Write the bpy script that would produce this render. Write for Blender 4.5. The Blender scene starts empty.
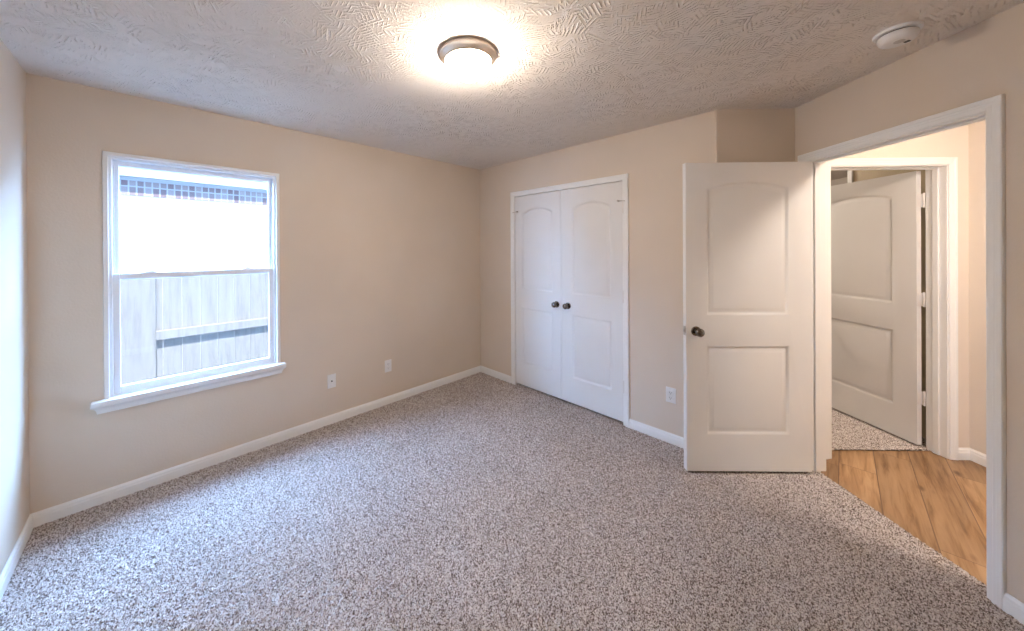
import bpy, bmesh, math, random
import numpy as np
from mathutils import Vector, Matrix
from mathutils.geometry import tessellate_polygon
random.seed(7)
S = math.sqrt(.5)
COL = bpy.context.scene.collection
scene = bpy.context.scene

# ------------------------------------------------------------------ camera
cd = bpy.data.cameras.new('camera'); cam = bpy.data.objects.new('camera', cd); COL.objects.link(cam)
cd.sensor_fit = 'HORIZONTAL'; cd.sensor_width = 36
cd.lens = 340.8 / 1024 * 36
cd.shift_x = (512 - 485.15) / 1024
cd.shift_y = -(315.5 - 249.4) / 1024
cd.clip_start = .02
cam.matrix_world = (Matrix.Translation((0, 0, 1.4856)) @ Matrix.Rotation(.0211, 4, 'Z')
                    @ Matrix.Rotation(math.pi / 2 - .0021, 4, 'X') @ Matrix.Rotation(-.0056, 4, 'Z'))
scene.camera = cam
vs = scene.view_settings
vs.view_transform = 'Standard'; vs.look = 'None'; vs.gamma = 1; vs.use_curve_mapping = False
vs.exposure = 0.78

# ------------------------------------------------------------------ daylight
SKY = 2.2
SUN = 7.0
GLOW = 50.0            # added brighter half of the sky, shaped to light the carpet, not the fence
w = bpy.data.worlds.new('sky'); scene.world = w; w.use_nodes = True
bg = w.node_tree.nodes['Background']; bg.inputs[0].default_value = (.31, .555, 1.0, 1); bg.inputs[1].default_value = SKY
_ns, _ls = w.node_tree.nodes, w.node_tree.links
_tc = _ns.new('ShaderNodeTexCoord'); _dp = _ns.new('ShaderNodeVectorMath'); _dp.operation = 'DOT_PRODUCT'
_ls.new(_tc.outputs['Generated'], _dp.inputs[0]); _dp.inputs[1].default_value = (-S, S, 0)
_mr = _ns.new('ShaderNodeMapRange'); _mr.interpolation_type = 'SMOOTHSTEP'
_mr.inputs[1].default_value = .03; _mr.inputs[2].default_value = .30; _mr.inputs[3].default_value = SKY; _mr.inputs[4].default_value = GLOW
_m2 = _ns.new('ShaderNodeMapRange'); _m2.inputs[1].default_value = .35; _m2.inputs[2].default_value = .85; _m2.inputs[3].default_value = 1; _m2.inputs[4].default_value = .45
_mu = _ns.new('ShaderNodeMath'); _mu.operation = 'MULTIPLY'
_ls.new(_dp.outputs['Value'], _mr.inputs[0]); _ls.new(_dp.outputs['Value'], _m2.inputs[0])
_ls.new(_mr.outputs[0], _mu.inputs[0]); _ls.new(_m2.outputs[0], _mu.inputs[1]); _ls.new(_mu.outputs[0], bg.inputs[1])
sd = bpy.data.lights.new('sun', 'SUN'); sd.energy = SUN; sd.angle = math.radians(1.2); sd.color = (.93, .96, 1.0)
sun = bpy.data.objects.new('sun', sd); COL.objects.link(sun)
sun.location = (3, -3, 8)
sun.rotation_euler = Vector((-S * .44 + .10, S * .44 + .06, -.88)).to_track_quat('-Z', 'Y').to_euler()
ROOM_LAMP = 96.0      # radiance of the glass shade
HALL_LAMP = 108.0
FAR_FILL_LAMP = 150.0  # radiance of the lamp added out of view beyond the hall
H = 2.44

# ------------------------------------------------------------------ node helpers
def new_mat(name, col=(.8, .8, .8), rough=.5, metal=0.0, spec=.5):
    m = bpy.data.materials.new(name); m.use_nodes = True
    b = m.node_tree.nodes['Principled BSDF']
    b.inputs['Base Color'].default_value = (*col, 1); b.inputs['Roughness'].default_value = rough
    b.inputs['Metallic'].default_value = metal; b.inputs['Specular IOR Level'].default_value = spec
    return m, m.node_tree.nodes, m.node_tree.links, b
def N(nodes, typ, **kw):
    n = nodes.new(typ)
    for k, v in kw.items():
        if k in n.inputs: n.inputs[k].default_value = v
        else: setattr(n, k, v)
    return n
def mathn(ns, ls, op, a, b=None, c=None):
    n = ns.new('ShaderNodeMath'); n.operation = op
    for i, v in enumerate((a, b, c)):
        if v is None: continue
        if isinstance(v, (int, float)): n.inputs[i].default_value = v
        else: ls.new(v, n.inputs[i])
    return n.outputs[0]
def ramp(ns, ls, fac, stops):
    r = ns.new('ShaderNodeValToRGB'); e = r.color_ramp.elements
    while len(e) < len(stops): e.new(.5)
    for el, (p, c) in zip(e, stops): el.position = p; el.color = (*c, 1)
    ls.new(fac, r.inputs[0]); return r.outputs[0]
def bump(ns, ls, b, height, strength, dist):
    n = N(ns, 'ShaderNodeBump', Strength=strength, Distance=dist); ls.new(height, n.inputs['Height'])
    ls.new(n.outputs[0], b.inputs['Normal'])

def paint(name, col, peel=.25, rough=.6):
    m, ns, ls, b = new_mat(name, col, rough, spec=.3)
    g = N(ns, 'ShaderNodeNewGeometry'); t = N(ns, 'ShaderNodeTexNoise', Scale=90, Detail=3); ls.new(g.outputs['Position'], t.inputs[0])
    bump(ns, ls, b, t.outputs[0], peel, .003)
    t2 = N(ns, 'ShaderNodeTexNoise', Scale=1.3, Detail=3); ls.new(g.outputs['Position'], t2.inputs[0])
    c = ramp(ns, ls, t2.outputs[0], [(.3, tuple(x * .96 for x in col)), (.7, tuple(min(1, x * 1.04) for x in col))])
    ls.new(c, b.inputs['Base Color'])
    return m
M_WALL = paint('beige_wall_paint', (.705, .60, .495))
M_TRIM = paint('white_trim_paint', (.86, .855, .84), .0, .38)
M_DOOR = paint('white_door_paint', (.80, .79, .775), .06, .42)
M_VINYL, *_ = new_mat('white_window_vinyl', (.86, .89, .92), .35)
M_PLATE, *_ = new_mat('white_plastic', (.84, .83, .82), .35)
M_DARK, *_ = new_mat('dark_slot', (.03, .03, .03), .6)
M_NICK, *_ = new_mat('satin_nickel', (.55, .50, .45), .28, 1)
M_RIM, *_ = new_mat('brushed_rim', (.74, .66, .58), .38, 1)
M_KNOB, *_ = new_mat('dark_polished_nickel', (.19, .165, .145), .14, 1)
M_HINGE, *_ = new_mat('painted_hinge', (.80, .77, .74), .35, .2)
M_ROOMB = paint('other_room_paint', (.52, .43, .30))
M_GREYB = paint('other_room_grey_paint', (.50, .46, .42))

def ceiling_mat():
    m, ns, ls, b = new_mat('stomped_ceiling_texture', (.83, .76, .69), .75, spec=.2)
    g = N(ns, 'ShaderNodeNewGeometry')
    hs = []
    for sc, off, fr in ((7.2, 0, 40), (8.6, 7.3, 34)):
        mp = N(ns, 'ShaderNodeMapping'); ls.new(g.outputs['Position'], mp.inputs[0]); mp.inputs['Location'].default_value = (off, off * .7, 0)
        nz = N(ns, 'ShaderNodeTexNoise', Scale=9.0, Detail=2); ls.new(mp.outputs[0], nz.inputs[0])
        v = N(ns, 'ShaderNodeTexVoronoi', Scale=sc, voronoi_dimensions='2D')
        ls.new(mp.outputs[0], v.inputs['Vector'])
        d = N(ns, 'ShaderNodeVectorMath', operation='SUBTRACT'); ls.new(mp.outputs[0], d.inputs[0]); ls.new(v.outputs['Position'], d.inputs[1])
        sp = N(ns, 'ShaderNodeSeparateXYZ'); ls.new(d.outputs[0], sp.inputs[0])
        sc3 = N(ns, 'ShaderNodeSeparateColor'); ls.new(v.outputs['Color'], sc3.inputs[0])
        ang = mathn(ns, ls, 'MULTIPLY', sc3.outputs[0], 6.283)
        ca = mathn(ns, ls, 'COSINE', ang); sa = mathn(ns, ls, 'SINE', ang)
        x = mathn(ns, ls, 'ADD', mathn(ns, ls, 'MULTIPLY', sp.outputs[0], ca), mathn(ns, ls, 'MULTIPLY', sp.outputs[1], sa))
        y = mathn(ns, ls, 'SUBTRACT', mathn(ns, ls, 'MULTIPLY', sp.outputs[1], ca), mathn(ns, ls, 'MULTIPLY', sp.outputs[0], sa))
        # bristle marks fan out from a spine: a herringbone of ridges
        ay = mathn(ns, ls, 'ABSOLUTE', y)
        ph = mathn(ns, ls, 'ADD', mathn(ns, ls, 'MULTIPLY', x, fr * 8.0), mathn(ns, ls, 'MULTIPLY', ay, fr * 6.0))
        ph = mathn(ns, ls, 'ADD', ph, mathn(ns, ls, 'MULTIPLY', nz.outputs[0], 5.0))
        wv = mathn(ns, ls, 'SINE', ph)
        wv = mathn(ns, ls, 'POWER', mathn(ns, ls, 'ADD', mathn(ns, ls, 'MULTIPLY', wv, .5), .5), 5.0)
        nb = N(ns, 'ShaderNodeTexNoise', Scale=26.0, Detail=3); ls.new(mp.outputs[0], nb.inputs[0])
        mr = N(ns, 'ShaderNodeMapRange'); mr.inputs[1].default_value = .46; mr.inputs[2].default_value = .60; ls.new(nb.outputs[0], mr.inputs[0])
        hs.append(mathn(ns, ls, 'MULTIPLY', wv, mr.outputs[0]))
    h = mathn(ns, ls, 'MAXIMUM', hs[0], hs[1])
    big = N(ns, 'ShaderNodeTexNoise', Scale=1.6, Detail=2); ls.new(g.outputs['Position'], big.inputs[0])
    mr = N(ns, 'ShaderNodeMapRange'); mr.inputs[1].default_value = .35; mr.inputs[2].default_value = .60; mr.inputs[3].default_value = .25; ls.new(big.outputs[0], mr.inputs[0])
    h = mathn(ns, ls, 'MULTIPLY', h, mr.outputs[0])
    fine = N(ns, 'ShaderNodeTexNoise', Scale=120, Detail=2); ls.new(g.outputs['Position'], fine.inputs[0])
    h = mathn(ns, ls, 'ADD', h, mathn(ns, ls, 'MULTIPLY', fine.outputs[0], .25))
    bump(ns, ls, b, h, .9, .008)
    return m
M_CEIL = ceiling_mat()

def carpet_mat():
    m, ns, ls, b = new_mat('flecked_frieze_carpet', (.4, .35, .3), .95, spec=.1)
    g = N(ns, 'ShaderNodeNewGeometry')
    v = N(ns, 'ShaderNodeTexVoronoi', Scale=280.0, voronoi_dimensions='2D'); ls.new(g.outputs['Position'], v.inputs['Vector'])
    sc = N(ns, 'ShaderNodeSeparateColor'); ls.new(v.outputs['Color'], sc.inputs[0])
    c1 = ramp(ns, ls, sc.outputs[0], [(0, (.09, .064, .052)), (.20, (.23, .175, .15)), (.37, (.43, .36, .33)), (.62, (.63, .56, .525)), (1, (.82, .755, .71))])
    nz = N(ns, 'ShaderNodeTexNoise', Scale=2.4, Detail=4); ls.new(g.outputs['Position'], nz.inputs[0])
    c2 = ramp(ns, ls, nz.outputs[0], [(.3, (.88, .88, .88)), (.7, (1.0, 1.0, 1.0))])
    mx = N(ns, 'ShaderNodeMix', data_type='RGBA', blend_type='MULTIPLY'); mx.inputs[0].default_value = 1
    ls.new(c1, mx.inputs[6]); ls.new(c2, mx.inputs[7]); ls.new(mx.outputs[2], b.inputs['Base Color'])
    n2 = N(ns, 'ShaderNodeTexNoise', Scale=260, Detail=2); ls.new(g.outputs['Position'], n2.inputs[0])
    bump(ns, ls, b, n2.outputs[0], .6, .004)
    return m
M_CARPET = carpet_mat()

def wood_mat():
    m, ns, ls, b = new_mat('oak_planks', (.5, .3, .15), .38)
    g = N(ns, 'ShaderNodeNewGeometry'); mp = N(ns, 'ShaderNodeMapping')
    ls.new(g.outputs['Position'], mp.inputs[0]); mp.inputs['Rotation'].default_value = (0, 0, -math.pi / 4)   # planks run along (1,1)
    sp = N(ns, 'ShaderNodeSeparateXYZ'); ls.new(mp.outputs[0], sp.inputs[0])
    yy = mathn(ns, ls, 'ADD', sp.outputs[1], .332 + .172 * 20)
    row = mathn(ns, ls, 'DIVIDE', yy, .172); ri = mathn(ns, ls, 'FLOOR', row); rf = mathn(ns, ls, 'FRACT', row)
    wn = N(ns, 'ShaderNodeTexWhiteNoise', noise_dimensions='1D'); ls.new(ri, wn.inputs['W'])
    xx = mathn(ns, ls, 'ADD', sp.outputs[0], mathn(ns, ls, 'MULTIPLY', wn.outputs[0], 1.2))
    cx_ = mathn(ns, ls, 'DIVIDE', xx, 1.25); ci = mathn(ns, ls, 'FLOOR', cx_); cf = mathn(ns, ls, 'FRACT', cx_)
    cv = N(ns, 'ShaderNodeCombineXYZ'); ls.new(ri, cv.inputs[0]); ls.new(ci, cv.inputs[1])
    w2 = N(ns, 'ShaderNodeTexWhiteNoise', noise_dimensions='3D'); ls.new(cv.outputs[0], w2.inputs['Vector'])
    gv = N(ns, 'ShaderNodeCombineXYZ'); ls.new(mathn(ns, ls, 'MULTIPLY', sp.outputs[0], 1.6), gv.inputs[0])
    ls.new(mathn(ns, ls, 'MULTIPLY', sp.outputs[1], 20.0), gv.inputs[1]); ls.new(mathn(ns, ls, 'MULTIPLY', w2.outputs[0], 30.0), gv.inputs[2])
    gr = N(ns, 'ShaderNodeTexNoise', Scale=1.6, Detail=6, Roughness=.62, Distortion=.5); ls.new(gv.outputs[0], gr.inputs[0])
    c = ramp(ns, ls, gr.outputs[0], [(.30, (.23, .115, .045)), (.43, (.40, .225, .10)), (.56, (.52, .315, .16)), (.8, (.62, .40, .22))])
    tone = ramp(ns, ls, w2.outputs[0], [(0, (.60, .57, .54)), (1, (1.0, 1.0, 1.0))])
    mx = N(ns, 'ShaderNodeMix', data_type='RGBA', blend_type='MULTIPLY'); mx.inputs[0].default_value = 1
    ls.new(c, mx.inputs[6]); ls.new(tone, mx.inputs[7])
    kn = N(ns, 'ShaderNodeTexVoronoi', Scale=1.5, voronoi_dimensions='3D'); 
    kv = N(ns, 'ShaderNodeCombineXYZ'); ls.new(mathn(ns, ls, 'MULTIPLY', sp.outputs[0], 1.6), kv.inputs[0]); ls.new(mathn(ns, ls, 'MULTIPLY', sp.outputs[1], 4.0), kv.inputs[1])
    ls.new(kv.outputs[0], kn.inputs['Vector'])
    kk = ramp(ns, ls, kn.outputs[0], [(.03, (.35, .25, .2)), (.12, (1, 1, 1))])
    mk = N(ns, 'ShaderNodeMix', data_type='RGBA', blend_type='MULTIPLY'); mk.inputs[0].default_value = 1
    ls.new(mx.outputs[2], mk.inputs[6]); ls.new(kk, mk.inputs[7])
    e1 = mathn(ns, ls, 'LESS_THAN', mathn(ns, ls, 'ABSOLUTE', mathn(ns, ls, 'SUBTRACT', rf, .5)), .487)
    e2 = mathn(ns, ls, 'LESS_THAN', mathn(ns, ls, 'ABSOLUTE', mathn(ns, ls, 'SUBTRACT', cf, .5)), .4985)
    e = mathn(ns, ls, 'MULTIPLY', e1, e2)
    ms = N(ns, 'ShaderNodeMix', data_type='RGBA'); ls.new(e, ms.inputs[0]); ms.inputs[6].default_value = (.17, .09, .045, 1); ls.new(mk.outputs[2], ms.inputs[7])
    ls.new(ms.outputs[2], b.inputs['Base Color'])
    bump(ns, ls, b, e, .35, .002)
    return m
M_WOOD = wood_mat()

def fence_mat():
    m, ns, ls, b = new_mat('weathered_cedar', (.5, .5, .5), .85, spec=.1)
    g = N(ns, 'ShaderNodeNewGeometry'); mp = N(ns, 'ShaderNodeMapping'); mp.inputs['Scale'].default_value = (14, 14, 1.6)
    oi = N(ns, 'ShaderNodeObjectInfo')
    ad = N(ns, 'ShaderNodeVectorMath', operation='ADD'); ls.new(g.outputs['Position'], ad.inputs[0]); ls.new(oi.outputs['Random'], ad.inputs[1])
    ls.new(ad.outputs[0], mp.inputs[0])
    t = N(ns, 'ShaderNodeTexNoise', Scale=1.5, Detail=6, Roughness=.65); ls.new(mp.outputs[0], t.inputs[0])
    c = ramp(ns, ls, t.outputs[0], [(.3, (.31, .285, .265)), (.5, (.39, .36, .34)), (.75, (.43, .40, .37))])
    ls.new(c, b.inputs['Base Color']); return m
M_FENCE = fence_mat()

def brick_mat(soldier=False):
    m, ns, ls, b = new_mat('shaded_soldier_brick' if soldier else 'pale_brick', (.5, .4, .35), .9, spec=.1)
    tc = N(ns, 'ShaderNodeTexCoord'); mp = N(ns, 'ShaderNodeMapping'); ls.new(tc.outputs['Object'], mp.inputs[0])
    mp.inputs['Rotation'].default_value = (math.pi / 2, 0, 0) 
    br = N(ns, 'ShaderNodeTexBrick', Scale=1.0); ls.new(mp.outputs[0], br.inputs[0])
    if soldier:
        br.offset = 0; br.inputs['Brick Width'].default_value = .075; br.inputs['Row Height'].default_value = .2
        cs = ((.30, .20, .20), (.52, .42, .40))  # darker than the wall below: the eave's shade put into the brick colour
    else:
        br.inputs['Brick Width'].default_value = .2; br.inputs['Row Height'].default_value = .075
        cs = ((.52, .44, .40), (.60, .52, .48))
    br.inputs['Mortar Size'].default_value = .008; br.inputs['Color1'].default_value = (*cs[0], 1); br.inputs['Color2'].default_value = (*cs[1], 1)
    br.inputs['Mortar'].default_value = (.62, .60, .58, 1)
    ls.new(br.outputs[0], b.inputs['Base Color']); return m
def glass_mat():
    m = bpy.data.materials.new('window_glass'); m.use_nodes = True; ns, ls = m.node_tree.nodes, m.node_tree.links; ns.clear()
    o = ns.new('ShaderNodeOutputMaterial'); mx = ns.new('ShaderNodeMixShader'); tr = ns.new('ShaderNodeBsdfTransparent'); gl = ns.new('ShaderNodeBsdfGlossy')
    tr.inputs[0].default_value = (.95, .97, .97, 1); gl.inputs['Roughness'].default_value = .01
    g = N(ns, 'ShaderNodeNewGeometry'); d = N(ns, 'ShaderNodeVectorMath', operation='DOT_PRODUCT'); ls.new(g.outputs['Incoming'], d.inputs[0]); ls.new(g.outputs['Normal'], d.inputs[1])
    q = mathn(ns, ls, 'POWER', mathn(ns, ls, 'SUBTRACT', 1.0, mathn(ns, ls, 'ABSOLUTE', d.outputs['Value'])), 5.0)
    ls.new(mathn(ns, ls, 'ADD', mathn(ns, ls, 'MULTIPLY', q, .96), .04), mx.inputs[0]); ls.new(tr.outputs[0], mx.inputs[1]); ls.new(gl.outputs[0], mx.inputs[2]); ls.new(mx.outputs[0], o.inputs[0])
    return m
M_GLASS = glass_mat()
def lamp_glass(name, strength, col):
    m, ns, ls, b = new_mat(name, (.95, .93, .9), .3)
    b.inputs['Emission Color'].default_value = (*col, 1); b.inputs['Emission Strength'].default_value = strength
    return m

# ------------------------------------------------------------------ mesh helpers
def place(o, frame):
    """frame = (x, y, angle): local x along the wall, local y away from the room, z up"""
    if frame: o.location = (frame[0], frame[1], frame[3] if len(frame) > 3 else 0); o.rotation_euler = (0, 0, frame[2])
def obj(name, bm, mat, parent=None, frame=None, smooth=False, recalc=True):
    if recalc: bmesh.ops.recalc_face_normals(bm, faces=bm.faces)
    me = bpy.data.meshes.new(name); bm.to_mesh(me); bm.free()
    for mt in (mat if isinstance(mat, (list, tuple)) else [mat]): me.materials.append(mt)
    if smooth:
        for p in me.polygons: p.use_smooth = True
        try: me.set_sharp_from_angle(angle=math.radians(35))
        except Exception: pass
    o = bpy.data.objects.new(name, me); COL.objects.link(o)
    if parent: o.parent = parent
    place(o, frame); return o
def empty(name, frame, parent=None):
    o = bpy.data.objects.new(name, None); COL.objects.link(o); o.empty_display_size = .1
    if parent: o.parent = parent
    place(o, frame); return o
def tag(o, label, cat, group=None, kind=None):
    o['label'] = label; o['category'] = cat
    if group: o['group'] = group
    if kind: o['kind'] = kind
    return o
def box(bm, x0, x1, y0, y1, z0, z1, bev=0, mi=0):
    r = bmesh.ops.create_cube(bm, size=1)
    for v in r['verts']:
        v.co = Vector((x0 + (v.co.x + .5) * (x1 - x0), y0 + (v.co.y + .5) * (y1 - y0), z0 + (v.co.z + .5) * (z1 - z0)))
    fs = set(f for v in r['verts'] for f in v.link_faces)
    for f in fs: f.material_index = mi
    if bev:
        es = set(e for v in r['verts'] for e in v.link_edges)
        bmesh.ops.bevel(bm, geom=list(es), offset=bev, segments=2, affect='EDGES', profile=.5)
    return bm
def lathe(bm, prof, axis='z', center=(0, 0, 0), n=32, flip=1):
    """prof: (radius, distance along axis); axis 'z' or 'y'"""
    rings = []
    for r, d in prof:
        ring = []
        for i in range(n):
            a = 2 * math.pi * i / n
            if r < 1e-6 and ring: ring.append(ring[0]); continue
            if axis == 'z': co = (r * math.cos(a), r * math.sin(a), d)
            elif axis == 'y': co = (r * math.cos(a), d, r * math.sin(a))
            else: co = (d, r * math.cos(a), r * math.sin(a))
            ring.append(bm.verts.new(Vector(co) + Vector(center)))
        rings.append(ring)
    for a, b in zip(rings, rings[1:]):
        for i in range(n):
            q = [a[i], a[(i + 1) % n], b[(i + 1) % n], b[i]]; u = []
            for v in q:
                if v not in u: u.append(v)
            if len(u) > 2:
                try: bm.faces.new(u)
                except ValueError: pass
    return bm
def sweep(bm, rows):
    """rows: profile rows, each a list of points along the path (same length); closed profile"""
    vs_ = [[bm.verts.new(p) for p in r] for r in rows]
    n = len(vs_)
    for i in range(n):
        a, b = vs_[i], vs_[(i + 1) % n]
        for k in range(len(a) - 1): bm.faces.new((a[k], a[k + 1], b[k + 1], b[k]))
    bm.faces.new([r[0] for r in vs_]); bm.faces.new([r[-1] for r in reversed(vs_)])
    return bm
def tube(bm, pts, r, n=10):
    pts = [Vector(p) for p in pts]; rings = []
    for i, p in enumerate(pts):
        d = (pts[min(i + 1, len(pts) - 1)] - pts[max(i - 1, 0)]).normalized()
        q = d.to_track_quat('Z', 'Y')
        rings.append([bm.verts.new(p + q @ Vector((r * math.cos(2 * math.pi * k / n), r * math.sin(2 * math.pi * k / n), 0))) for k in range(n)])
    for a, b in zip(rings, rings[1:]):
        for k in range(n): bm.faces.new((a[k], a[(k + 1) % n], b[(k + 1) % n], b[k]))
    bm.faces.new(list(reversed(rings[0]))); bm.faces.new(rings[-1])
    return bm

# ------------------------------------------------------------------ plan
BX, BY = -.1475, 4.1152                        # corner of window wall and closet wall
WL, CL = 3.3114, 2.4383
LX, LY = BX - S * WL, BY - S * WL              # left corner
EX, EY = BX + S * CL, BY - S * CL              # outer corner at the end of the closet wall
DX = 2.0854                                    # face of the wall with the room door
T = .115                                       # wall thickness
RD = 3.95                                      # room depth from window wall to rear wall
REARY = 6.3475 - RD / S if False else (BY + (DX - BX)) - RD / S
PI4 = math.pi / 4
F_W = (LX, LY, PI4)
F_C = (BX, BY, -PI4)
F_R = (EX, EY, 0)
F_D = (DX, EY, -math.pi / 2)                   # local x = EY - Y
RX, RY = BX + 0, BY
rear_len = None
F_B = (DX, REARY, math.pi + PI4)
P_REARL = Vector((LX + S * RD, LY - S * RD))   # corner of left wall and rear wall
rear_len = (Vector((DX, REARY)) - P_REARL).length
F_L = (P_REARL.x, P_REARL.y, math.pi - PI4)
HDY = 2.444; HRX = 3.318                        # hall: wall with the second door, right wall
HALL_Y0 = .2

def wall(name, frame, x0, x1, mat, openings=(), thick=T, z0=-.03, z1=H + .02, label=None, y0=0):
    bm = bmesh.new(); xs = x0
    for (a, b, c, d) in sorted(openings):
        box(bm, xs, a, y0, y0 + thick, z0, z1)
        if c > z0: box(bm, a, b, y0, y0 + thick, z0, c)
        box(bm, a, b, y0, y0 + thick, d, z1); xs = b
    box(bm, xs, x1, y0, y0 + thick, z0, z1)
    o = obj(name, bm, mat, None, frame)
    return tag(o, label, 'wall', kind='structure')
WIN = (.290, 1.164, .585, 2.054)
CLO = (.556 - .014, 1.762 + .014, -.03, 2.050 + .014)
DOR = (EY - 2.300 - .018, EY - 1.485 + .018, -.03, 2.046 + .018)
wall('wall_back_left', F_W, -T, WL + T, M_WALL, [WIN], thick=.14, label='tan painted wall around the window')
wall('wall_back_right', F_C, 0, CL, M_WALL, [CLO], label='beige wall with the white double closet doors')
wall('wall_recess', F_R, -.02, DX - EX, M_WALL, label='narrow tan wall above and behind the open white door', y0=0)
wall('wall_right', F_D, -T, EY - REARY + .1, M_WALL, [DOR], label='beige wall on the right with the white doorway')
wall('wall_rear', F_B, -.2, rear_len + T, M_WALL, label='beige wall behind the viewpoint')
wall('wall_left', F_L, -T, RD, M_WALL, label='pale daylit wall at the far left edge')
# hall and the room beyond
HO = (2.377 - .018, 3.170 + .018, -.03, 2.046 + .018)
wall('wall_hall_end', (0, HDY, 0), DX + .002, HRX + .1, paint('hall_paint', (.76, .68, .59)), [HO], label='cream hall wall around the second doorway')
M_HALL = bpy.data.materials['hall_paint']
wall('wall_hall_right', (HRX, HDY, -math.pi / 2), 0, HDY - HALL_Y0, M_HALL, thick=.1, label='warm cream side wall of the hall')
wall('wall_hall_near', (DX + T, HALL_Y0, 0), 0, HRX - DX - T + .1, M_HALL, thick=-.1, label='cream wall at the near end of the hall')
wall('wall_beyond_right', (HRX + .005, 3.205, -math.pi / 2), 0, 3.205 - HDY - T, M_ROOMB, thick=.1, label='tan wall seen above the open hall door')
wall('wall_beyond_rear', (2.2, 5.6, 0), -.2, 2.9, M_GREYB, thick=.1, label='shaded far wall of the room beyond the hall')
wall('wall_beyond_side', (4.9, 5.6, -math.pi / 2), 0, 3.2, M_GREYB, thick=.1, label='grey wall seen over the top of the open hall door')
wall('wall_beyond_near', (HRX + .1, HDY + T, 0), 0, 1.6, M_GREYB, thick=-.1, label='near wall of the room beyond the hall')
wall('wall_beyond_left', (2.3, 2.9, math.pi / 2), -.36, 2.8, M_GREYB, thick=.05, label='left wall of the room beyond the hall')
# closet shell behind the double doors
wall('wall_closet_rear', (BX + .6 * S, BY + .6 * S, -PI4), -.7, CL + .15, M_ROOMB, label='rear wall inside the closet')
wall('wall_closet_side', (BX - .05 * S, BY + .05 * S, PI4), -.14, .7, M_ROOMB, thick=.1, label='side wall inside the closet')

# ceilings
def slab(name, poly, z0, z1, mat):
    bm = bmesh.new(); a = [bm.verts.new((x, y, z0)) for x, y in poly]; b = [bm.verts.new((x, y, z1)) for x, y in poly]
    n = len(poly); bm.faces.new(a); bm.faces.new(b)
    for i in range(n): bm.faces.new((a[i], a[(i + 1) % n], b[(i + 1) % n], b[i]))
    return obj(name, bm, mat)
e = .10
room_poly = [(LX - e * .4, LY + .0), (BX, BY + .10), (EX + .05, EY + .06), (DX + .05, EY + .05), (DX + .05, REARY - .1), (P_REARL.x, P_REARL.y - .1), ]
room_poly = [(LX - .13, LY), (BX, BY + .13), (EX + .10, EY + .04), (DX + .06, EY + .04), (DX + .06, REARY - .1), (P_REARL.x, P_REARL.y - .13)]
tag(slab('ceiling', room_poly, H, H + .1, M_CEIL), 'brush-textured tan ceiling of the bedroom', 'ceiling', kind='structure')
hc = [(DX + .06, HALL_Y0 - .1), (DX + .06, HDY + .06), (HRX + .1, HDY + .06), (HRX + .1, HALL_Y0 - .1)]
tag(slab('ceiling', hc, H, H + .1, M_HALL), 'cream ceiling of the hall', 'ceiling', kind='structure')
oc = [(2.2, HDY + .06), (2.2, 5.7), (5.05, 5.7), (5.05, HDY + .06)]
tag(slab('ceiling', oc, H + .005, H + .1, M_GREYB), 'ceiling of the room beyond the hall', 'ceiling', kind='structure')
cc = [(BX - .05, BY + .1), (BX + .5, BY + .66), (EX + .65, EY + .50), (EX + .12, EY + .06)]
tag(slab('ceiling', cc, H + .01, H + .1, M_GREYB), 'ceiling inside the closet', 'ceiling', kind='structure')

# carpet: a dense grid of tufts clipped to the room polygon
def inside(px, py, poly):
    r = np.zeros(px.shape, bool); n = len(poly); j = n - 1
    for i in range(n):
        xi, yi = poly[i]; xj, yj = poly[j]
        c = ((yi > py) != (yj > py)) & (px < (xj - xi) * (py - yi) / (yj - yi + 1e-12) + xi)
        r ^= c; j = i
    return r
def carpet(name, poly, step, amp, zbase):
    rng = np.random.default_rng(3)
    xs = np.arange(min(p[0] for p in poly), max(p[0] for p in poly) + step, step); ys = np.arange(min(p[1] for p in poly), max(p[1] for p in poly) + step, step)
    xs[-1] = max(p[0] for p in poly)
    X, Y = np.meshgrid(xs, ys); nx, ny = len(xs), len(ys)
    Z = zbase - rng.random(X.shape) ** 1.5 * amp
    jx = (rng.random(X.shape) - .5) * step * .7; jy = (rng.random(X.shape) - .5) * step * .7
    jx[:, -1] = 0; jx[:, 0] = 0; jy[0] = 0; jy[-1] = 0
    co = np.stack([X + jx, Y + jy, Z], -1).reshape(-1, 3)
    cx_ = (X[:-1, :-1] + X[1:, 1:]) / 2; cy_ = (Y[:-1, :-1] + Y[1:, 1:]) / 2
    ok = inside(cx_, cy_, poly)
    I, J = np.nonzero(ok); a = I * nx + J
    q = np.stack([a, a + 1, a + nx + 1, a + nx], -1)
    used, inv = np.unique(q, return_inverse=True); q = inv.reshape(-1, 4); co = co[used]
    me = bpy.data.meshes.new(name); me.vertices.add(len(co)); me.vertices.foreach_set('co', co.astype(np.float32).ravel())
    me.loops.add(q.size); me.loops.foreach_set('vertex_index', q.astype(np.int32).ravel())
    me.polygons.add(len(q)); me.polygons.foreach_set('loop_start', np.arange(0, q.size, 4, dtype=np.int32)); me.polygons.foreach_set('loop_total', np.full(len(q), 4, np.int32))
    me.polygons.foreach_set('use_smooth', np.ones(len(q), bool))
    me.materials.append(M_CARPET); me.update(); me.validate()
    o = bpy.data.objects.new(name, me); COL.objects.link(o); return o
fl_poly = [(LX - .04, LY), (BX, BY + .04), (EX + .03, EY + .03), (2.150, EY + .03), (2.150, REARY), (P_REARL.x, P_REARL.y - .04)]
tag(carpet('floor', fl_poly, .0046, .010, .005), 'flecked greige carpet of the bedroom', 'floor', kind='structure')
tag(carpet('floor', [(2.30, 2.535), (2.30, 5.6), (4.9, 5.6), (4.9, 2.535)], .012, .012, .012), 'flecked carpet of the room beyond the hall', 'floor', kind='structure')
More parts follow.
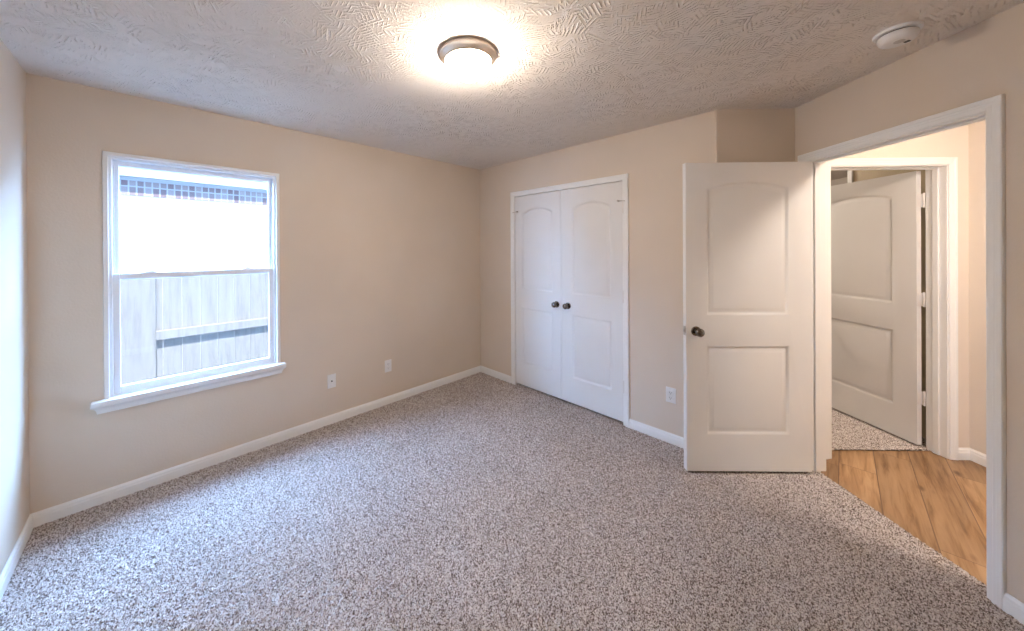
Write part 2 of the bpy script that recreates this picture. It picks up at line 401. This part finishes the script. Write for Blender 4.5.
bm = bmesh.new(); box(bm, 2.150, HRX + .02, HALL_Y0 - .05, 2.540, -.05, -.001)
tag(obj('floor', bm, M_WOOD), 'honey oak plank floor of the hall', 'floor', kind='structure')
bm = bmesh.new(); box(bm, -3.0, 5.1, -2.2, 5.8, -.10, -.052)
me_sub = obj('floor', bm, new_mat('concrete_slab', (.3, .29, .28), .9)[0]); tag(me_sub, 'concrete slab below the carpet', 'floor', kind='structure')
# closet floor
tag(slab('floor', [(BX + .05, BY), (BX + .5, BY + .5), (EX + .55, EY + .45), (EX + .06, EY + .02)], -.04, -.012, M_CARPET), 'carpeted closet floor behind the double doors', 'floor', kind='structure')

# ------------------------------------------------------------------ baseboards
BP = [(0, 0), (.014, 0), (.014, .052), (.0115, .057), (.0105, .068), (.006, .074), (.004, .079), (0, .079)]
def baseboard(name, frame, x0, x1, label, zb=-.004, m0=0, m1=0, mat=None):
    """m0/m1: +1 inner mitre, -1 outer mitre"""
    bm = bmesh.new()
    sweep(bm, [[(x0 + d * m0, -d, zb + z), (x1 - d * m1, -d, zb + z)] for d, z in BP])
    return tag(obj(name, bm, mat or M_TRIM, None, frame), label, 'baseboard', kind='structure')
baseboard('baseboard_back_left', F_W, 0, WL, 'white baseboard under the window', m0=1, m1=1)
baseboard('baseboard_back_right', F_C, 0, .5045, 'short white baseboard left of the closet doors', m0=1)
baseboard('baseboard_back_right', F_C, 1.8035, CL, 'white baseboard between closet and open door', m1=-.41)
baseboard('baseboard_recess', F_R, 0, DX - EX, 'white baseboard behind the open door', m0=-.41, m1=1)
baseboard('baseboard_right', F_D, EY - 1.430, EY - REARY, 'white baseboard right of the doorway', m1=.41)
baseboard('baseboard_rear', F_B, 0, rear_len, 'white baseboard of the rear wall', m0=.41, m1=1)
baseboard('baseboard_left', F_L, 0, RD, 'white baseboard of the left wall', m0=1, m1=1)
baseboard('baseboard_hall_end', (0, HDY, 0), 3.226, HRX, 'tiny white baseboard beside the hall doorway', zb=0, m1=1)
baseboard('baseboard_hall_right', (HRX, HDY, -math.pi / 2), 0, HDY - HALL_Y0, 'white baseboard along the hall side wall', zb=0, m0=1)

# ------------------------------------------------------------------ door frames
CP = [(.0, 0), (.0, .0075), (.004, .0095), (.018, .0105), (.022, .0125), (.030, .0125), (.033, .0155), (.047, .016), (.050, .013), (.050, 0)]
def casing(name, x0, x1, zt, parent, y=0, sgn=-1, zb=0, frame=None):
    bm = bmesh.new(); rows = []
    for wd, d in CP:
        yy = y + sgn * d
        rows.append([(x0 - wd, yy, zb), (x0 - wd, yy, zt + wd), (x1 + wd, yy, zt + wd), (x1 + wd, yy, zb)])
    sweep(bm, rows)
    return obj(name, bm, M_TRIM, parent, frame)
def door_frame(name, frame, x0, x1, zt, th, stop_y0, label, zb=0, both=True):
    """jamb faces at x0 and x1, head at zt; wall from y=0 to th"""
    j = .016; bm = bmesh.new()
    box(bm, x0 - j, x0, 0, th, zb, zt + j); box(bm, x1, x1 + j, 0, th, zb, zt + j); box(bm, x0, x1, 0, th, zt, zt + j)
    o = tag(obj(name, bm, M_TRIM, None, frame), label, 'door frame', kind='structure')
    bm = bmesh.new()
    box(bm, x0, x0 + .011, stop_y0, stop_y0 + .034, zb, zt, .003); box(bm, x1 - .011, x1, stop_y0, stop_y0 + .034, zb, zt, .003)
    box(bm, x0 + .0105, x1 - .0105, stop_y0, stop_y0 + .034, zt - .011, zt, .003)
    obj('door_stop', bm, M_TRIM, o)
    casing('casing', x0 - .006, x1 + .006, zt + .006, o, 0, -1, zb)
    if both: casing('casing', x0 - .006, x1 + .006, zt + .006, o, th, 1, zb)
    return o
d0, d1 = EY - 2.300, EY - 1.485
frm = door_frame('trim_1', F_D, d0, d1, 2.046, T, .040, 'white casing and jamb of the bedroom doorway at right', zb=-.002)
bm = bmesh.new(); box(bm, d1 - .0016, d1 - .0002, .006, .034, .905, .965); box(bm, d1 - .0022, d1 - .0014, .013, .027, .92, .95, mi=1)
obj('strike_plate', bm, [M_NICK, M_DARK], frm)
frm2 = door_frame('trim_2', (0, HDY, 0), 2.377, 3.170, 2.046, T, .040, 'white casing and jamb of the second doorway across the hall', zb=0)
# closet frame: casing only on the room side
bm = bmesh.new(); j = .012
box(bm, .558 - j, .558, 0, T, -.004, 2.050 + j); box(bm, 1.7605, 1.7605 + j, 0, T, -.004, 2.050 + j); box(bm, .558, 1.7605, 0, T, 2.050, 2.050 + j)
o = tag(obj('trim_3', bm, M_TRIM, None, F_C), 'white casing around the double closet doors', 'door frame', kind='structure')
casing('casing', .555, 1.7535 , 2.0495, o, 0, -1, -.004)

# ------------------------------------------------------------------ panel doors
def outline(x0, x1, z0, z1, arch, ins, n=14):
    x0 += ins; x1 -= ins; z0 += ins; z1 -= ins
    if arch <= 0: return [(x0, z0), (x1, z0), (x1, z1), (x0, z1)]
    pts = [(x0, z0), (x1, z0)]; wd = x1 - x0; R = (wd * wd / 4 + arch * arch) / (2 * arch); zc = z1 + arch - R
    a0 = math.asin(wd / 2 / R)
    for i in range(n + 1):
        a = a0 - 2 * a0 * i / n; pts.append(((x0 + x1) / 2 + R * math.sin(a), zc + R * math.cos(a)))
    return pts
def leaf_mesh(wd, ht, th, panels, flip=False):
    """slab from x 0..wd, y 0..th, z 0..ht with moulded panels on both faces"""
    bm = bmesh.new()
    for side in (0, 1):
        yf = 0 if side == 0 else th; sg = 1 if side == 0 else -1
        Y = lambda d: yf + sg * d
        outer = [(0, 0), (wd, 0), (wd, ht), (0, ht)]
        loops = [outline(*p, 0) for p in panels]
        allp = [outer] + loops
        vs_ = [[bm.verts.new((x, Y(0), z)) for x, z in lp] for lp in allp]
        flat = [v for l in vs_ for v in l]
        for tri in tessellate_polygon([[Vector((x, z, 0)) for x, z in lp] for lp in allp]):
            try: bm.faces.new([flat[i] for i in tri])
            except ValueError: pass
        for p, ring in zip(panels, vs_[1:]):
            prev = ring
            for ins, dep in ((.005, .0020), (.012, .0105), (.018, .0125), (.025, .0115), (.044, .0045), (.049, .0038)):
                cur = [bm.verts.new((x, Y(dep), z)) for x, z in outline(*p, ins)]
                for i in range(len(cur)): bm.faces.new((prev[i], prev[(i + 1) % len(cur)], cur[(i + 1) % len(cur)], cur[i]))
                prev = cur
            bm.faces.new(prev)
        if side == 0: r0 = vs_[0]
        else: r1 = vs_[0]
    for i in range(4): bm.faces.new((r0[i], r0[(i + 1) % 4], r1[(i + 1) % 4], r1[i]))
    return bm
KP = [(0, .0), (.031, 0), (.0315, .004), (.028, .008), (.014, .010), (.0115, .016), (.0115, .026), (.017, .031), (.0245, .037), (.0275, .045), (.0265, .053), (.021, .060), (.011, .0635), (0, .064)]
def knob(parent, x, y, z, sgn):
    bm = bmesh.new(); lathe(bm, [(r, sgn * d) for r, d in KP], 'y', (x, y, z), 28)
    return obj('door_knob', bm, M_KNOB, parent, smooth=True)
def hinge_barrel(bm, x, y, z, r=.0065, h=.09):
    lathe(bm, [(0, -h / 2 - .006), (r * .8, -h / 2 - .004), (r, -h / 2), (r, h / 2), (r * .8, h / 2 + .004), (0, h / 2 + .006)], 'z', (x, y, z), 14)

# door_1: bedroom door, opened 90 degrees into the room; hinge at its right end
LW = .808; LT = .035
door = empty('door_1', (2.076, 2.296, math.pi, .020))    # local x runs to -X, local y to -Y
tag(door, 'large white two panel door standing open into the bedroom', 'door', kind='structure')
pan = [(.142, .675, .238, .822, 0), (.142, .675, 1.020, 1.858, .040)]
obj('leaf', leaf_mesh(LW, 2.020, LT, pan), M_DOOR, door, smooth=True)
knob(door, LW - .062, LT, .918, 1); knob(door, LW - .062, 0, .918, -1)
bm = bmesh.new(); box(bm, LW - .0004, LW + .0012, .005, .030, .888, .948); box(bm, LW + .001, LW + .009, .011, .024, .908, .928, .003)
obj('latch', bm, M_NICK, door)
for z in (.29, 1.05, 1.80):
    bm = bmesh.new(); hinge_barrel(bm, -.004, -.004, z); box(bm, -.0016, 0.0, .001, .030, z - .045, z + .045)
    obj('hinge', bm, M_HINGE, door, smooth=True)

# closet doors
def closet_door(name, x0, x1, hinge_left, label):
    d = empty(name, (BX + S * x0, BY - S * x0, -PI4, .026)); wd = x1 - x0
    tag(d, label, 'door', kind='structure')
    pl = [(.085, wd - .095, .232, .832, 0), (.085, wd - .095, 1.022, 1.832, .052)] if hinge_left else [(.116, wd - .108, .232, .832, 0), (.116, wd - .108, 1.022, 1.832, .052)]
    lf = leaf_mesh(wd, 2.019, .035, pl); 
    bmesh.ops.translate(lf, verts=lf.verts, vec=(0, .002, 0))
    obj('leaf', lf, M_DOOR, d, smooth=True)
    kx = wd - .050 if hinge_left else .074
    knob(d, kx, .002, .912, -1)
    hx = -.001 if hinge_left else wd + .001
    for z in (.30, 1.05, 1.80):
        bm = bmesh.new(); hinge_barrel(bm, hx, -.006, z)
        obj('hinge', bm, M_HINGE, d, smooth=True)
    # hinge pin stop
    s_ = 1 if hinge_left else -1
    bm = bmesh.new(); z = 1.853
    tube(bm, [(hx, -.006, z), (hx + s_ * .012, -.016, z), (hx + s_ * .040, -.020, z + .003)], .0032, 8)
    lathe(bm, [(0, -.020), (.008, -.020), (.008, -.001), (0, -.001)], 'y', (hx + s_ * .040, 0, z + .003), 12)
    tube(bm, [(hx, -.006, z), (hx - s_ * .022, -.018, z - .004)], .0032, 8)
    obj('hinge_pin_stop', bm, M_NICK, d, smooth=True)
    cx_ = wd - .05 if hinge_left else .05
    bm = bmesh.new(); box(bm, cx_ - .030, cx_ + .030, .0015, .020, 2.017, 2.0225, .001); box(bm, cx_ - .010, cx_ + .014, .001, .012, 2.0185, 2.0235)
    obj('roller_catch', bm, M_NICK, d)
    return d
closet_door('door_2', .5615, 1.1425, True, 'left white closet door of the pair')
closet_door('door_3', 1.1455, 1.7575, False, 'right white closet door of the pair')

# door_4: beyond the hall, opened into the far room; hinge on the right jamb
door = empty('door_4', (3.168, HDY + T + .010, math.radians(93.5), .020))
tag(door, 'white two panel door standing open across the hall', 'door', kind='structure')
lf = leaf_mesh(.788, 2.020, LT, pan); bmesh.ops.translate(lf, verts=lf.verts, vec=(.012, .006, 0))
obj('leaf', lf, M_DOOR, door, smooth=True)
knob(door, .755, .006 + LT, .918, 1)
for z in (.345, 1.073, 1.803):
    bm = bmesh.new(); hinge_barrel(bm, 0, 0, z, .0065, .098)
    box(bm, .010, .0122, .002, .036, z - .049, z + .049, .0006); box(bm, -.001, .011, -.0015, .003, z - .049, z + .049)
    for k in (-.03, 0, .03): lathe(bm, [(0, -.0008), (.004, -.0008), (.004, .0)], 'x', (.0098, .018 + (.006 if k == 0 else -.004), z + k), 10)
    obj('hinge', bm, M_HINGE, door, smooth=True)
# pale trim at the end of the tan wall beyond
bm = bmesh.new(); box(bm, HRX - .010, HRX + .115, 3.205, 3.245, -.02, H + .004, .003)
tag(obj('trim_4', bm, M_TRIM), 'thin pale vertical trim seen above the open hall door', 'trim', kind='structure')

# ------------------------------------------------------------------ window
bm = bmesh.new(); x0, x1, z0, z1 = WIN
def ring_frame(bm, a, b, c, d, wd, y0, y1, bev=.002, bot=None):
    bot = wd if bot is None else bot
    box(bm, a, a + wd, y0, y1, c, d, bev); box(bm, b - wd, b, y0, y1, c, d, bev)
    box(bm, a + wd - .001, b - wd + .001, y0, y1, d - wd, d, bev); box(bm, a + wd - .001, b - wd + .001, y0, y1, c, c + bot, bev)
ring_frame(bm, x0, x1, .600, z1, .016, .012, .125)
box(bm, x0, x0 + .024, .050, .060, .61, z1 - .01); box(bm, x1 - .024, x1, .050, .060, .61, z1 - .01)
win = tag(obj('window_1', bm, M_VINYL, None, F_W), 'white single hung window with sill overlooking a fence', 'window', kind='structure')
bm = bmesh.new(); ring_frame(bm, x0 + .012, x1 - .012, 1.305, z1 - .012, .030, .062, .088); us = obj('upper_sash', bm, M_VINYL, win)
bm = bmesh.new(); box(bm, x0 + .040, x1 - .040, .073, .077, 1.33, z1 - .04); obj('pane', bm, M_GLASS, us)
bm = bmesh.new(); ring_frame(bm, x0 + .012, x1 - .012, .612, 1.346, .034, .026, .054, .003, .046); ls_ = obj('lower_sash', bm, M_VINYL, win)
bm = bmesh.new(); box(bm, x0 + .044, x1 - .044, .038, .042, .65, 1.32); obj('pane', bm, M_GLASS, ls_)
bm = bmesh.new()
for cxx in (.47, .98): box(bm, cxx - .03, cxx + .03, .018, .05, 1.346, 1.352, .002); box(bm, cxx - .012, cxx + .016, .022, .04, 1.351, 1.362, .003)
obj('sash_lock', bm, M_VINYL, ls_)
# thin casing
bm = bmesh.new(); rows = []
for wd, d in ((0, -.012), (0, .010), (.003, .012), (.020, .012), (.023, .009), (.023, 0), (.002, 0), (.002, -.012)):
    rows.append([(x0 - wd + .002, -d, .600), (x0 - wd + .002, -d, z1 + wd - .002), (x1 + wd - .002, -d, z1 + wd - .002), (x1 + wd - .002, -d, .600)])
sweep(bm, rows); obj('casing', bm, M_TRIM, win)
SX0, SX1 = .220, 1.214
bm = bmesh.new(); box(bm, SX0, SX1, -.048, .0, .588, .610, .004); box(bm, x0 + .001, x1 - .001, -.01, .03, .586, .610)
obj('window_sill', bm, M_TRIM, win)
bm = bmesh.new(); AP = [(.0, .588), (.042, .588), (.041, .578), (.034, .570), (.026, .562), (.021, .551), (.019, .540), (.017, .532), (0, .530)]
bmesh_rows = [[(SX0 + .040 - d, -d, z), (SX1 - .040 + d, -d, z)] for d, z in AP]
sweep(bm, bmesh_rows); obj('apron', bm, M_TRIM, win)

# ------------------------------------------------------------------ wall plates
def plate(frame_wall, t, z, kind, label):
    x, y, a = frame_wall; o = empty('wall_plate' if kind == 'coax' else 'wall_outlet', (x + math.cos(a) * t, y + math.sin(a) * t, a, z))
    bm = bmesh.new(); box(bm, -.035, .035, -.006, 0, -.0575, .0575, .0025); obj('cover_plate', bm, M_PLATE, o)
    if kind == 'coax':
        bm = bmesh.new(); lathe(bm, [(0, -.012), (.002, -.012), (.0047, -.012), (.0047, -.006), (.007, -.006), (.007, -.005)], 'y', (0, 0, 0), 16); obj('coax_jack', bm, M_DARK, o, smooth=True)
    else:
        for s_ in (-1, 1):
            bm = bmesh.new(); cz = s_ * .0195; box(bm, -.0165, .0165, -.0085, -.005, cz - .014, cz + .014, .004)
            sk = obj('socket', bm, M_PLATE, o)
            bm = bmesh.new()
            box(bm, -.008, -.0058, -.0092, -.0083, cz - .003, cz + .006); box(bm, .0055, .0075, -.0092, -.0083, cz - .002, cz + .005)
            lathe(bm, [(0, -.0092), (.0026, -.0092), (.0026, -.0083)], 'y', (0, 0, cz - .0085), 10)
            obj('slot', bm, M_DARK, sk)
    bm = bmesh.new()
    bm.free()
    for zz in ((-.042, .042) if kind == 'coax' else (0,)):
        bm = bmesh.new(); lathe(bm, [(0, -.0075), (.0025, -.007), (.003, -.0055)], 'y', (0, 0, zz), 12)
        obj('screw', bm, M_PLATE, o)
    return tag(o, label, 'wall outlet' if kind != 'coax' else 'wall plate')
plate(F_W, 1.568, .362, 'coax', 'white cable plate with a dark centre jack on the wall right of the window')
plate(F_W, 2.093, .365, 'duplex', 'white outlet on the window wall, near the back corner')
plate(F_C, 2.119, .366, 'duplex', 'white outlet on the wall between the closet and the open door')

# ------------------------------------------------------------------ ceiling lights
def ceiling_lamp(x, y, R, mat, label, thing_name='ceiling_light'):
    o = empty(thing_name, (x, y, 0, H)); k = R / .145
    bm = bmesh.new(); lathe(bm, [(0, 0), (.143 * k, 0), (.146 * k, -.006), (.145 * k, -.016), (.138 * k, -.021), (.134 * k, -.023), (.124 * k, -.036), (.120 * k, -.042), (.1175 * k, -.042), (.117 * k, -.036), (0, -.034)], 'z', n=64)
    obj('metal_rim', bm, M_RIM, o, smooth=True)
    bm = bmesh.new(); pr = [(.1155 * k, -.034)]
    for i in range(1, 15):
        a = i / 14 * math.pi / 2; pr.append((.1155 * k * math.cos(a) ** .9 if i < 14 else 0, -.036 - .084 * math.sin(a)))
    lathe(bm, pr, 'z', n=48); obj('glass_shade', bm, mat, o, smooth=True)
    bm = bmesh.new(); lathe(bm, [(0, -.118), (.005, -.118), (.0065, -.122), (.005, -.126), (.003, -.129), (0, -.131)], 'z', n=16); obj('finial', bm, M_NICK, o, smooth=True)
    return tag(o, label, 'ceiling light')
ceiling_lamp(-.113, 1.670, .139, lamp_glass('lit_frosted_glass', ROOM_LAMP, (1.0, .865, .725)), 'round lit flush ceiling light with a nickel rim in the bedroom')
ceiling_lamp(2.56, 1.15, .145, lamp_glass('lit_frosted_glass_warm', HALL_LAMP, (1.0, .87, .75)), 'round lit flush ceiling light of the hall, above the doorway')
ceiling_lamp(2.80, 4.40, .139, lamp_glass('fill_lamp_glass_far', FAR_FILL_LAMP, (1.0, .88, .74)), 'unseen flush ceiling light added to brighten the room beyond the hall')  # added lamp, out of view; brightens the far room and the hall door

# ------------------------------------------------------------------ smoke detector
o = empty('smoke_detector', (1.805, 1.555, math.radians(20), H))
bm = bmesh.new(); lathe(bm, [(0, 0), (.074, 0), (.074, -.006), (.071, -.011), (.05, -.012), (0, -.012)], 'z', n=48); obj('base_plate', bm, M_PLATE, o, smooth=True)
bm = bmesh.new(); lathe(bm, [(0, -.011), (.056, -.011), (.056, -.018), (0, -.018)], 'z', n=40); obj('vent_gap', bm, M_DARK, o)
bm = bmesh.new(); lathe(bm, [(0, -.016), (.060, -.016), (.062, -.020), (.061, -.030), (.056, -.043), (.050, -.049), (.040, -.051), (0, -.052)], 'z', n=48); cv = obj('cover', bm, M_PLATE, o, smooth=True)
bm = bmesh.new(); lathe(bm, [(.0, -.054), (.016, -.054), (.018, -.052), (.018, -.050)], 'z', (-.012, -.01, 0), 24); obj('test_button', bm, new_mat('grey_plastic', (.6, .59, .58), .4)[0], cv, smooth=True)
bm = bmesh.new()
for k in range(3): box(bm, .012 + k * .007, .015 + k * .007, -.030, -.012, -.0525, -.050)
obj('sounder_slots', bm, M_DARK, cv)
tag(o, 'white round smoke detector on the ceiling above the doorway', 'smoke detector')

# ------------------------------------------------------------------ outside
gx, gy = F_W[0], F_W[1]
wall('exterior_bounce_cut', F_W, -3.0, WL + 3.0, new_mat('dark_bounce_cut', (.055, .045, .04), .9, spec=.05)[0], [(WIN[0], WIN[1], WIN[2], WIN[3])], thick=.012, y0=.141, z0=-.3, z1=2.7, label='unseen dark cladding added outside to cut light bounced onto the fence')  # added dark skin, so the house bounces less daylight onto the fence
bm = bmesh.new(); box(bm, -12, 14, .14, 14, -.35, -.25)
mg, ns, lk, b = new_mat('dark_mulch', (.06, .05, .04), .95, spec=.1)
g = N(ns, 'ShaderNodeNewGeometry'); t = N(ns, 'ShaderNodeTexNoise', Scale=20, Detail=5); lk.new(g.outputs['Position'], t.inputs[0])
lk.new(ramp(ns, lk, t.outputs[0], [(.3, (.016, .013, .01)), (.7, (.035, .03, .022))]), b.inputs['Base Color'])
tag(obj('ground', bm, mg, None, F_W), 'side yard ground outside the window', 'ground', kind='structure')
fo = 1.45
fence = empty('wooden_fence', (gx - S * fo, gy + S * fo, PI4, -.26))
tag(fence, 'pale weathered wooden picket fence standing outside the window', 'fence')
for i in range(-14, 26):
    a = .535 + i * .138; bm = bmesh.new(); hh = 1.53 + random.uniform(-.004, .004) 
    box(bm, a, a + .1375 - .004, -.009 + random.uniform(-.002, .002), .009, 0.01, hh, .002)
    obj('picket', bm, M_FENCE, fence)
for nm, z0_, z1_ in (('rail', .905, .990), ('rail', .20, .288), ('rail', 1.60, 1.60)):
    if z0_ == z1_: continue
    bm = bmesh.new(); box(bm, .485, 6.0, -.048, -.012, z0_, z1_, .003); obj('rail', bm, M_FENCE, fence)
bm = bmesh.new(); box(bm, .185, .485, -.028, -.012, .0, 1.53, .003); obj('gate_board', bm, M_FENCE, fence)
nbr = empty('neighbor_house', (gx - S * 3.5, gy + S * 3.5, PI4, -.26))
tag(nbr, 'sunlit pale brick house beyond the fence outside the window', 'house')
Z = .26
bm = bmesh.new(); box(bm, -6, 9, 0, .1, 0, 2.22 + Z); obj('brick_wall', bm, brick_mat(), nbr)
bm = bmesh.new(); box(bm, -6, 9, -.004, .1, 2.22 + Z, 2.415 + Z); obj('soldier_course', bm, brick_mat(True), nbr)
bm = bmesh.new(); box(bm, -6, 9, -.02, .1, 2.415 + Z, 2.46 + Z); obj('frieze_board', bm, new_mat('grey_board', (.6, .6, .62), .7)[0], nbr)
M_EAVE, *_ = new_mat('white_eave', (.85, .85, .85), .7)
bm = bmesh.new(); box(bm, -6, 9, -.10, .1, 2.46 + Z, 2.60 + Z, .005); obj('fascia', bm, M_EAVE, nbr)
bm = bmesh.new(); v = [bm.verts.new(p) for p in ((-6, -.12, 2.60 + Z), (9, -.12, 2.60 + Z), (9, 3.5, 4.2 + Z), (-6, 3.5, 4.2 + Z), (-6, -.12, 2.62 + Z), (9, -.12, 2.62 + Z), (9, 3.5, 4.25 + Z), (-6, 3.5, 4.25 + Z))]
for q in ((0, 1, 2, 3), (4, 5, 6, 7), (0, 1, 5, 4), (1, 2, 6, 5), (2, 3, 7, 6), (3, 0, 4, 7)): bm.faces.new([v[i] for i in q])
obj('roof', bm, new_mat('grey_shingle', (.25, .24, .24), .9)[0], nbr)
